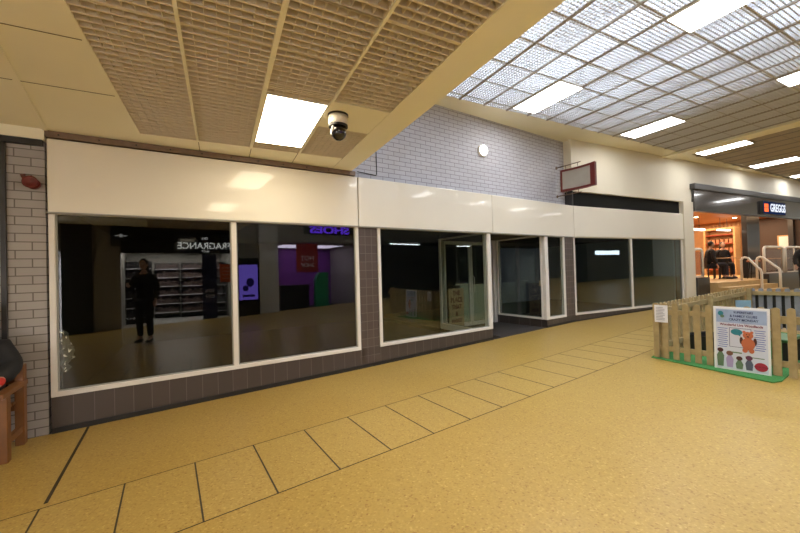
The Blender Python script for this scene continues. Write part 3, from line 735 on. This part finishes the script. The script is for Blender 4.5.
for (cx, top, mh, mbdy, r) in ((.065, .245, brown, greenp, .030), (.155, .215, c_('mid brown ink', 120, 80, 60), c_('lilac ink', 170, 150, 190), .033), (.245, .165, brown, greenp, .030), (.335, .185, c_('plum ink', 95, 45, 70), c_('grey ink', 90, 95, 110), .032)):
    disc(cx, top, r, r*.9, mh, 'child_head'); disc(0, 0, 0, 0, mbdy, 'child_body', 4, poly=[(cx-.028, .04 if top > .2 else .035), (cx+.028, .04 if top > .2 else .035), (cx+.036, top-.07), (cx+.014, top-.02), (cx-.014, top-.02), (cx-.036, top-.07)])
disc(.440, .095, .058, .052, c_('red seal ink', 165, 40, 60), 'red_seal'); 
text('BOOK NOW', .022, c_('dark red ink', 90, 10, 30), tb_, Matrix.Translation((.44, -.0066, .095)) @ UP, ext=.0006)
disc(.075, .715, .028, .03, tealm, 'logo', 3); disc(.09, .68, .02, .02, greenp, 'logo', 3)
# little feet of the board
[MB().box(q, q+.04, -.03, .05, -.012, 0).build('foot', mf, tb_) for q in (.06, W-.10)]

# ------------------------------------------------------------------ bakery front beyond the pier
GP = .95
def gB(s, n, z=0): return FB @ Matrix.Translation((s, n, z))
struct(MB().box(5.18, 24, -.16, .1, 3.86, 4.035).build('wall_bakery_frame', m_greyd, M=FB, bevel=.01))
struct(MB().box(5.25, 24, -.10, .12, 3.215, 3.86).build('wall_bakery_fascia', m_greyg, M=FB))
struct(MB().box(5.25, 24, -.10, 0, 3.18, 3.215).build('trim_32', m_greyd, M=FB))
MBp = lambda s0, s1, n0, n1, z0, z1, m, name: struct(MB().box(s0, s1, n0, n1, z0, z1).build(name, m, M=FB))
MBp(5.26, 24, -.0, 6.2, GP-.25, GP, m_step, 'floor')
MBp(5.26, 24, .12, 6.2, 3.55, 3.6, m_warm, 'ceiling')
MBp(5.26, 24, 6.0, 6.1, GP, 3.55, mat('brown tiled back wall', (.20,.09,.04,1), .6, noise=.3, scale=4), 'wall_bakery_back')
MBp(5.26, 5.36, .22, 6, GP, 3.55, m_warm, 'wall_bakery_left')
MBp(23.9, 24, 0, 6, 0, 3.55, m_warm, 'wall_bakery_right')
MBp(14.5, 14.6, .1, 2.25, GP, 3.55, mat('dark brown partition', (.06,.035,.025,1), .5, noise=.2, scale=3), 'wall_bakery_middle'); MBp(14.5, 14.6, 2.25, 6, GP, 3.55, mat('tan bakery wall', (.50,.27,.12,1), .6, noise=.25, scale=3), 'wall_bakery_middle')
# steps
p = lambda a, b, c, d: [pl(FB, a, c), pl(FB, b, c), pl(FB, b, d), pl(FB, a, d)]
for k in range(3):
    zt = GP - .14*k
    struct(MB().prism(p(5.95, 9.2, -.30-.26*k, -.04-.26*k if k else .0), .1, zt).build('floor', m_step))
struct(MB().prism(p(5.26, 5.95, -.10, .2), .1, 1.13).build('wall_plinth', m_greyd))
struct(MB().prism(p(9.2, 20, -.35, -.02), .1, 1.13).build('wall_plinth', m_greyd))
# dark pillar
def pillar(s0, s1, n):
    MBp(s0, s1, n, n+.16, GP, 3.55, m_greyd, 'wall_bakery_pillar')
pillar(10.15, 11.15, .55); pillar(14.3, 14.8, .6)
# illuminated sign
t = thing('shop_sign', 'lit dark blue bakery sign reading GREGGS with an orange square logo', 'sign', gB(9.45, -.16, 3.27))
mblue = emit('lit blue sign face', (.010,.022,.07,1), 1.0)
MB().box(0, 1.75, -.02, .06, 0, .46).build('sign_box', m_black, t); MB().box(.01, 1.74, -.024, -.02, .01, .45).build('sign_face', mblue, t)
mlet = emit('lit white letters', (.85,.9,1,1), 1.1); mor = emit('lit orange logo', (1,.16,.04,1), 1.6)
text('GREGGS', .40, mlet, t, Matrix.Translation((1.12, -.028, .225)) @ UP, ext=.004, bold=.008, sx=.80)
mb = MB()
for i in range(2):
    for j in range(2): mb.box(.08+i*.15, .215+i*.15, -.03, -.024, .08+j*.15, .215+j*.15)
mb.build('logo', mor, t)
# guard rails on the plinths
def hoop(s0, s1, z0, z1, lab, inner=(), nn=-.2):
    t = thing('guard_rail', lab, 'railing', gB(s0, nn, z0))
    w = s1-s0; r = .12; h = z1-z0
    pth = [(0, 0, 0), (0, 0, h-r)]+[(r-r*math.cos(R(a)), 0, h-r+r*math.sin(R(a))) for a in (22, 45, 67)]+[(r, 0, h), (w-r, 0, h)]+[(w-r+r*math.sin(R(a)), 0, h-r+r*math.cos(R(a))) for a in (22, 45, 67)]+[(w, 0, h-r), (w, 0, 0)]
    MB().tube(pth, .042).build('hoop', m_tube, t, smooth=True)
    MB().tube([(0, 0, .02), (w, 0, .02)], .02).build('bottom_rail', m_tube, t, smooth=True)
    for x in inner: MB().tube([(x, 0, .02), (x, 0, h)], .025).build('upright', m_tube, t, smooth=True)
    g = MB().box(.04, w-.04, -.004, .004, .1, h-.08); g.build('infill_panel', glass('clear infill', (.8,.75,.7,1), 1.3), t)
    return t
hoop(5.40, 5.88, 1.14, 2.02, 'cream steel guard rail left of the steps beside the pier', nn=.05)
hoop(9.3, 10.75, 1.14, 2.08, 'cream tubular guard rail right of the steps, below the lit sign')
hoop(10.95, 13.1, 1.14, 2.08, 'cream tubular guard rail at the right edge above the dark plinth', (.75,))
def handrail(s, n0, zA, n1, zB, lab):
    P = FB @ Vector((s, n0, 0)); t = thing('handrail', lab, 'handrail', gB(s, n0, zA))
    h = .78; d_ = n1-n0
    zb_ = zB-zA
    pth = [(0, 0, 0), (0, 0, h-.1), (0, -.03, h-.03), (0, -.09, h), (0, -.18, h-.03), (0, d_+.10, h-.34), (0, d_+.02, h-.42), (0, d_, h-.52), (0, d_, zb_)]
    MB().tube(pth, .036).build('rail', m_tube, t, smooth=True)
    return t
handrail(7.9, -.12, GP, -.62, .50, 'left cream stair handrail on the bakery steps')
handrail(8.98, -.12, GP, -.70, .52, 'right cream stair handrail on the bakery steps')
# bakery furniture
def tbl(s, n, lab, h=.74):
    t = thing('cafe_table', lab, 'table', gB(s, n, GP))
    MB().box(-.35, .35, -.3, .3, h-.03, h).build('table_top', m_oak, t, bevel=.01)
    MB().tube([(0, 0, .02), (0, 0, h-.03)], .035).build('column', m_black, t); MB().box(-.22, .22, -.2, .2, 0, .02).build('base', m_black, t)
tbl(9.35, .85, 'wooden cafe table by the customers at the bakery entrance', .8); tbl(12.9, 1.5, 'wooden cafe table behind the dark bakery pillar')
tbl(12.6, .6, 'cafe table behind the right guard rail')
def stool(s, n, lab):
    t = thing('bar_stool', lab, 'stool', gB(s, n, GP))
    MB().lathe([(.15, .60), (.19, .62), (.19, .66), (.16, .68)], n=18).build('seat', mat('orange brown leather', (.35,.12,.04,1), .5), t, smooth=True)
    for a in range(4): MB().tube([(.19*math.cos(R(45+90*a)), .19*math.sin(R(45+90*a)), 0), (.1*math.cos(R(45+90*a)), .1*math.sin(R(45+90*a)), .61)], .014).build('leg', m_black, t)
    MB().lathe([(.165, .2), (.165, .215)], n=18).build('foot_ring', m_black, t)
stool(9.75, .25, 'round brown leather stool left of the dark bakery pillar'); stool(10.5, 1.3, 'round brown leather stool partly behind the dark pillar')
person(gB(8.75, 1.1, GP) @ Matrix.Rotation(R(230), 4, 'Z'), 'person in dark clothes seated at the bakery table, nearest the pier', sit=True, seat=.5)
person(gB(9.95, 1.25, GP) @ Matrix.Rotation(R(140), 4, 'Z'), 'person in dark clothes with long hair seated at the back of the bakery table', sit=True, hairlong=True, seat=.5)
for s, n, r, lab in ((8.75, 1.1, 50, 'dark chair under the customer nearest the pier'), (9.95, 1.25, -40, 'dark chair under the long haired customer')):
    t = thing('cafe_chair', lab, 'chair', gB(s, n, GP) @ Matrix.Rotation(R(r), 4, 'Z'))
    MB().box(-.2, .2, -.2, .2, .40, .43).build('seat', m_black, t); MB().box(-.2, .2, .2, .22, .43, .82).build('backrest', m_black, t)
    for sx in (-1, 1):
        for sy in (-1, 1): MB().box(sx*.17-.015, sx*.17+.015, sy*.17-.015, sy*.17+.015, 0, .4).build('leg', m_black, t)
# display cabinet with red glow, menu, framed picture
t = thing('display_cabinet', 'tall oak display cabinet with red lit shelves inside the bakery', 'cabinet', gB(13.7, 2.95, GP) @ Matrix.Rotation(R(-90), 4, 'Z'))
MB().box(-.62, -.55, 0, .5, 0, 2.3).box(.55, .62, 0, .5, 0, 2.3).box(-.55, .55, 0, .5, 2.2, 2.3).box(-.55, .55, .45, .5, 0, 2.2).build('carcass', m_oak, t)
for k in range(5): MB().box(-.55, .55, .03, .45, .25+k*.42, .28+k*.42).build('shelf', mat('red glow shelf tint', (.4,.06,.03,1), .4), t)  # red shelf lighting put into the shelf colour
for k in range(4):
    mb = MB()
    for j in range(6): mb.box(-.5+j*.17, -.38+j*.17, .12, .3, .28+k*.42, .28+k*.42+.2)
    o = mb.build('packets', mat('packaged goods', (.45,.2,.1,1), .5, noise=.5, scale=9), t); o['kind'] = 'stuff'
for k in range(9): struct(MB().box(14.46, 14.5, 2.3+k*.16, 2.37+k*.16, 2.75, 3.5).build('trim_40', m_oak, M=FB))
t = thing('wall_picture', 'small pale framed picture on the dark bakery wall under the sign', 'picture', gB(14.48, 1.15, 2.1) @ Matrix.Rotation(R(-90), 4, 'Z'))
MB().box(0, .45, -.03, 0, 0, .6).build('frame', m_oak, t); MB().box(.05, .40, -.034, -.03, .05, .55).build('print', m_paper, t)
for k, (s, n) in enumerate(((6.3, .9), (7.6, .9), (8.9, .9), (6.6, 2.6), (8.4, 2.6), (10.4, .6), (11.8, .6), (13.2, .6), (10.2, 2.2), (12.4, 1.8))):
    lab = ['first', 'second', 'third', 'fourth', 'fifth', 'sixth', 'seventh', 'eighth', 'ninth', 'tenth'][k]
    t = thing('spotlight', 'small round recessed spotlight in the bakery ceiling', 'spotlight', gB(s, n, 3.545), 'bakery ceiling spotlights')
    MB().lathe([(.085, -.02), (.09, 0)], n=16).build('bezel', m_tube, t); MB().lathe([(.065, -.028), (.07, -.021)], n=16).build('lamp', emit('lit warm spot', (1,.8,.5,1), 25), t)
t = thing('pendant_light', 'long white linear pendant light inside the bakery by the pier', 'pendant light', gB(8.3, 1.5, 2.85))
MB().box(-.9, .9, -.06, .06, 0, .07).build('tube', emit('lit warm tube', (1,.85,.65,1), 6), t); MB().tube([(-.6, 0, .07), (-.6, 0, .58)], .008).tube([(.6, 0, .07), (.6, 0, .58)], .008).build('cord', m_black, t)
t = thing('pendant_light', 'short white linear pendant light before the oak cabinet in the bakery', 'pendant light', gB(12.4, 2.2, 3.0))
MB().box(-.5, .5, -.05, .05, 0, .06).build('tube', emit('lit warm tube', (1,.85,.65,1), 6), t); MB().tube([(-.3, 0, .06), (-.3, 0, .58)], .008).tube([(.3, 0, .06), (.3, 0, .58)], .008).build('cord', m_black, t)
def area(M, sx, sy, e, col, name='area'):
    l = bpy.data.lights.new(name, 'AREA'); l.shape = 'RECTANGLE'; l.size = sx; l.size_y = sy; l.energy = e; l.color = col
    o = bpy.data.objects.new(name, l); C.objects.link(o); o.matrix_world = M; return o
area(gB(11.2, 2.6, 3.5), 5.5, 3.6, 380, (1, .70, .44), 'bakery_downlight'); area(gB(12, .8, 3.5), 4, 1, 50, (1, .66, .38), 'bakery_downlight')
# passer-by at the right edge
pp = FB @ Vector((10.12, -.95, 0))
person(frame(pp.x, pp.y, 150, zf(pp.x, pp.y)), 'person in a black coat standing at the right edge by the dark plinth')

# ------------------------------------------------------------------ opposite side of the mall (seen in the window reflections, except one added lit room)
V = -3.3
FO = FM @ Matrix.Translation((0, V, 0)) @ Matrix.Rotation(R(180), 4, 'Z')     # x = -u, y goes into the shops
def ob(u0, u1, n0, n1, z0, z1, m, name): return struct(MB().box(-u1, -u0, n0, n1, z0, z1).build(name, m, M=FO))
m_beige = mat('beige opposite wall', (.34,.32,.28,1), .6, noise=.08, scale=2)
m_dkp = mat('dark pillar cladding', (.02,.02,.02,1), .4)
ob(-8, -7.2, 0, .2, -.3, 3.3, m_beige, 'wall_back'); ob(-7.2, -2.7, 0, .2, 2.4, 3.3, m_beige, 'wall_back'); ob(-7.3, -2.7, .2, 3.4, -.3, .0, m_paper, 'floor'); ob(-7.3, -2.7, .2, 3.4, 2.6, 2.65, m_paper, 'ceiling'); ob(-7.3, -2.7, 3.3, 3.4, 0, 2.6, m_paper, 'wall_back'); ob(-7.3, -7.2, .2, 3.3, 0, 2.6, m_paper, 'wall_back'); ob(-2.7, -2.6, .2, 3.3, 0, 2.6, m_paper, 'wall_back'); area(FO @ Matrix.Translation((4.9, 1.6, 2.55)), 3.6, 2.2, 330, (1, .97, .92), 'added_room_fill'); ob(-2.7, -2.05, -.1, .2, -.3, 3.3, m_dkp, 'wall_pillar_back')  # unseen lit white room at the left, added to brighten ceiling and fascia
ob(-2.05, -1.42, 0, .2, -.3, 3.3, m_beige, 'wall_back')
ob(-1.42, 1.27, 0, .2, 2.37, 3.3, m_dkp, 'wall_back'); ob(1.27, 1.80, 0, .2, 2.37, 3.3, m_dkp, 'wall_back')
ob(1.68, 2.5, 0, .2, -.2, 4.8, m_beige, 'wall_back')
ob(2.5, 3.17, -.25, .2, -.2, 4.8, mat('white column', (.62,.60,.55,1), .5), 'wall_column_back')
ob(3.17, 8, 0, .2, 2.83, 4.8, m_beige, 'wall_back'); m_gsf = mat('grey opposite shopfronts', (.06,.06,.058,1), .5, noise=.3, scale=.8)
ob(8, 8.6, 0, .2, -.2, 4.8, m_gsf, 'wall_back'); ob(19.3, 26, 0, .2, -.2, 4.8, m_gsf, 'wall_back'); ob(8.6, 19.3, 0, .2, 3.05, 4.8, m_gsf, 'wall_back')
ob(8.6, 19.3, .2, 5, 0, .15, m_darkfl, 'floor'); ob(8.5, 19.4, .2, 5, 3.3, 3.35, m_gsf, 'ceiling'); ob(8.5, 19.4, 5, 5.1, 0, 3.3, m_gsf, 'wall_back'); ob(8.5, 8.6, .2, 5, 0, 3.3, m_gsf, 'wall_back'); ob(19.3, 19.4, .2, 5, 0, 3.3, m_gsf, 'wall_back')
for u_, w_, lab in ((13.2, 1.5, 'strip light in the opposite shop mirrored at the top of the middle window'), (18.1, 1.3, 'strip light in the opposite shop mirrored above the entrance doors'), (12.0, .8, 'short strip light in the opposite shop mirrored left in the middle window')):
    t = thing('strip_light', lab, 'ceiling light', FO @ Matrix.Translation((-u_, 3.3, 3.18)))
    MB().box(-w_/2, w_/2, -.05, .05, 0, .05).build('tube', emit('lit strip', (.9,.97,1,1), 12), t); MB().box(-w_/2, w_/2, -.07, .07, .05, .1).build('housing', m_whitep, t)
ob(6.5, 8, 0, .2, -.2, 2.83, m_beige, 'wall_back')
ob(-1.5, 1.8, .2, 3.4, -.25, .04, mat('pale shop floor', (.5,.48,.45,1), .3), 'floor'); ob(-1.5, 1.8, .2, 3.4, 2.6, 2.65, m_paper, 'ceiling')
ob(-1.5, 1.8, 3.3, 3.4, .0, 2.6, m_beige, 'wall_back'); ob(-1.5, -1.42, .2, 3.3, .0, 2.6, m_beige, 'wall_back'); ob(1.78, 1.86, .2, 3.3, 0, 2.6, m_beige, 'wall_back')
ob(3.2, 6.6, .2, 2.6, -.2, .10, m_darkfl, 'floor'); ob(3.2, 6.6, .2, 2.6, 2.83, 2.9, m_beige, 'ceiling'); ob(3.2, 6.6, 2.5, 2.6, 0, 2.83, mat('violet shop wall', (.22,.05,.30,1), .6, noise=.4, scale=3), 'wall_back')
ob(3.17, 3.25, .2, 2.5, 0, 2.83, m_beige, 'wall_back'); ob(6.5, 6.6, .2, 2.5, 0, 2.83, m_beige, 'wall_back')
area(FO @ Matrix.Translation((0, 1.6, 2.55)), 2.6, 2.4, 320, (1, .97, .92), 'fragrance_shop_lighting')
area(FO @ Matrix.Translation((-4.9, 1.3, 2.75)), 2.6, 1.8, 110, (.85, .75, 1), 'violet_shop_lighting')
# signs
t = thing('shop_sign', 'black shop sign with white letters THE FRAGRANCE SHOP seen mirrored in the window', 'sign', FO @ Matrix.Translation((-.82, -.06, 2.38)))
MB().box(-.92, .9, -.02, .06, 0, .6).build('sign_box', m_blackp, t)
mw = emit('lit sign letters', (1, 1, .96, 1), 3.5)
text('FRAGRANCE', .30, mw, t, Matrix.Translation((0, -.03, .22)) @ UP, bold=.004, sx=.92, ext=.004)
text('THE', .11, mw, t, Matrix.Translation((0, -.03, .47)) @ UP, ext=.004); text('SHOP', .09, mw, t, Matrix.Translation((0, -.03, .04)) @ UP, ext=.004)
t = thing('projecting_sign', 'small black square sign with a white emblem seen mirrored at the upper left', 'sign', FO @ Matrix.Translation((1.38, -.1, 2.55)))
MB().box(-.25, .25, -.03, .05, 0, .65).build('sign_box', m_black, t)
MB().box(-.14, .14, -.036, -.03, .31, .335).box(-.03, .04, -.036, -.03, .27, .375).build('emblem', emit('lit emblem', (1,1,1,1), 1.5), t)
# shelves with goods
def shelf_unit(u, n, w, lab, rot=0):
    t = thing('shelf_unit', lab, 'shelves', FO @ Matrix.Translation((-u, n, .045)) @ Matrix.Rotation(R(rot), 4, 'Z'))
    mb = MB(); mb.box(-w/2, w/2, .3, .33, 0, 2.1); mb.box(-w/2-.02, -w/2, 0, .33, 0, 2.1); mb.box(w/2, w/2+.02, 0, .33, 0, 2.1); mb.build('carcass', m_greyd, t)
    for k in range(6): MB().box(-w/2, w/2, 0, .3, .2+k*.33, .22+k*.33).build('shelf', m_paper, t)
    mb = MB()
    for k in range(6):
        x = -w/2+.02
        while x < w/2-.08:
            bw = random.uniform(.05, .09); mb.box(x, x+bw, .05, .2, .22+k*.33, .22+k*.33+random.uniform(.12, .24)); x += bw+.02
    o = mb.build('perfume_boxes', random.choice(goods), t); o['kind'] = 'stuff'
goods = [mat('dark boxes', (.05,.045,.05,1), .4, noise=.9, scale=14), mat('mixed boxes', (.13,.09,.08,1), .4, noise=.9, scale=14), mat('grey boxes', (.10,.11,.12,1), .4, noise=.9, scale=14)]
shelf_unit(-1.0, 1.2, .7, 'left rack of perfume boxes mirrored behind the standing figure'); shelf_unit(-.15, 2.6, .75, 'rear rack of perfume boxes mirrored right of the standing figure')
shelf_unit(.65, 2.3, .7, 'rack of perfume boxes mirrored beside the navy banner'); shelf_unit(1.42, 1.6, .55, 'rack of perfume boxes mirrored under the orange poster')
t = thing('banner', 'navy floor standing banner reading 50% OFF mirrored in the first window', 'banner', FO @ Matrix.Translation((-.95, .05, .10)))
MB().box(-.22, .22, 0, .02, .03, 2.24).build('sheet', mat('navy banner cloth', (.02,.025,.09,1), .6), t); MB().box(-.24, .24, -.05, .07, -.02, .03).build('foot', m_black, t)
text('50%', .17, m_paper, t, Matrix.Translation((0, -.006, 1.0)) @ UP); text('OFF', .17, m_paper, t, Matrix.Translation((0, -.006, .8)) @ UP)
t = thing('wall_poster', 'orange poster mirrored beside the navy banner', 'poster', FO @ Matrix.Translation((-1.47, .06, 1.37)))
MB().box(-.2, .2, -.02, 0, 0, .63).build('sheet', mat('orange poster print', (.75,.13,.03,1), .5), t)
mb = MB()
for k in range(4): mb.box(-.14, .14, -.023, -.02, .12+k*.12, .15+k*.12)
mb.build('print_lines', mat('pale print', (.75,.4,.3,1), .6), t)
t = thing('digital_screen', 'black advertising screen glowing violet mirrored right of the first mullion', 'screen', FO @ Matrix.Translation((-2.1, -.3, zf(1.5,-1.8))))
MB().box(-.36, .36, -.06, .06, .02, 2.05).build('case', m_blackp, t); MB().box(-.31, .31, -.064, -.06, .60, 1.82).build('screen', emit('violet screen', (.28,.18,1,1), 2.6), t)
MB().ball((-.05, -.066, 1.2), (.13, .003, .16), 12).ball((.1, -.066, 1.0), (.1, .003, .1), 12).box(-.2, .2, -.068, -.064, .70, .78).build('screen_motif', emit('dark violet motif', (.03,.02,.16,1), 1.2), t)
t = thing('shop_sign', 'glowing purple letter sign mirrored at the top of the first window', 'sign', FO @ Matrix.Translation((-5.35, -.05, 3.15)))
MB().box(-1.1, 1.1, -.01, .04, 0, .36).build('backing', m_dkp, t); text('SHOES', .42, emit('lit purple letters', (.16,.05,.95,1), 5), t, Matrix.Translation((0, -.02, .18)) @ UP, bold=.012, sx=1.4, ext=.01)
t = thing('window_graphic', 'dark red window poster mirrored right of the white column', 'poster', FO @ Matrix.Translation((-4.42, .1, 1.64)))
MB().box(-.45, .45, -.01, .01, 0, 1.14).build('sheet', mat('dark red print', (.40,.03,.03,1), .5), t); text('HOT', .26, m_paper, t, Matrix.Translation((0, -.014, .55)) @ UP); text('SHOP', .22, m_paper, t, Matrix.Translation((0, -.014, .28)) @ UP)
t = thing('display_stand', 'green display stand mirrored in the opposite violet shop', 'display', FO @ Matrix.Translation((-5.08, .35, .12)))
MB().prof([(-.28, 0), (.28, 0), (.28, 1.2), (.1, 1.5), (-.28, 1.5)], -.1, .1).build('body', mat('green display card', (.02,.30,.14,1), .5), t); MB().box(-.3, .3, -.12, .12, -.02, 0).build('base', m_black, t)
t = thing('counter', 'dark shop counter mirrored under the red poster', 'counter', FO @ Matrix.Translation((-4.1, .4, .1)))
MB().box(-.55, .6, .2, .6, 0, 1.0).build('body', m_dkp, t); MB().box(-.57, .63, .17, .63, 1.0, 1.04).build('counter_top', m_greyd, t)
t = thing('lit_sign', 'pale blue white lit sign mirrored in the right hand window', 'sign', FO @ Matrix.Translation((-21, -.06, 2.2)))
MB().box(-1.1, 1.1, -.02, .06, .02, .32).build('sign_box', m_black, t); MB().box(-1.08, 1.08, -.026, -.02, .04, .30).build('sign_face', emit('lit pale sign', (.7,.85,1,1), 9), t)
# end walls of the mall
struct(MB().box(-8.1, -8, V, 6, -.4, 5).build('wall_end', m_beige, M=FM)); struct(MB().box(25.5, 25.6, V, 7, -.2, 6).build('wall_end', mat('pale mall end wall', (.82,.88,.86,1), .6), M=FM))
# the figure reflected in the first window
person(frame(-.66, -.52, 55, zf(-.66, -.52)), 'person in dark clothes standing, seen only mirrored in the largest window', scale=1.10, hairlong=True,
       arms=[((-.25, .05, 1.15), (-.16, .28, 1.22)), ((.24, -.03, 1.15), (.25, .07, .91))])

# ------------------------------------------------------------------ world, camera, view
w = bpy.data.worlds.new('World'); bpy.context.scene.world = w; w.use_nodes = True
w.node_tree.nodes['Background'].inputs[0].default_value = (.8, .88, 1, 1); w.node_tree.nodes['Background'].inputs[1].default_value = .02
cam = bpy.data.cameras.new('camera'); co = bpy.data.objects.new('camera', cam); C.objects.link(co)
cam.sensor_width = 36; cam.lens = 352.487/800*36; cam.clip_start = .05; cam.clip_end = 200
pitch, roll = .011907878, -.027828175
f = Vector((0, math.cos(pitch), math.sin(pitch))); r0 = Vector((1, 0, 0)); u0 = r0.cross(f)
r = r0*math.cos(roll)+u0*math.sin(roll); u = -r0*math.sin(roll)+u0*math.cos(roll)
Mx = Matrix((( r.x, u.x, -f.x, 0), (r.y, u.y, -f.y, 0), (r.z, u.z, -f.z, EYE), (0, 0, 0, 1)))
co.matrix_world = Mx
sc = bpy.context.scene; sc.camera = co
sc.view_settings.view_transform = 'Standard'; sc.view_settings.look = 'None'; sc.view_settings.gamma = 1; sc.view_settings.exposure = 0
sc.view_settings.use_curve_mapping = False
sc.cycles.use_denoising = True
sc.cycles.max_bounces = 10; sc.cycles.diffuse_bounces = 5; sc.cycles.transparent_max_bounces = 16
sc.cycles.sample_clamp_indirect = 6
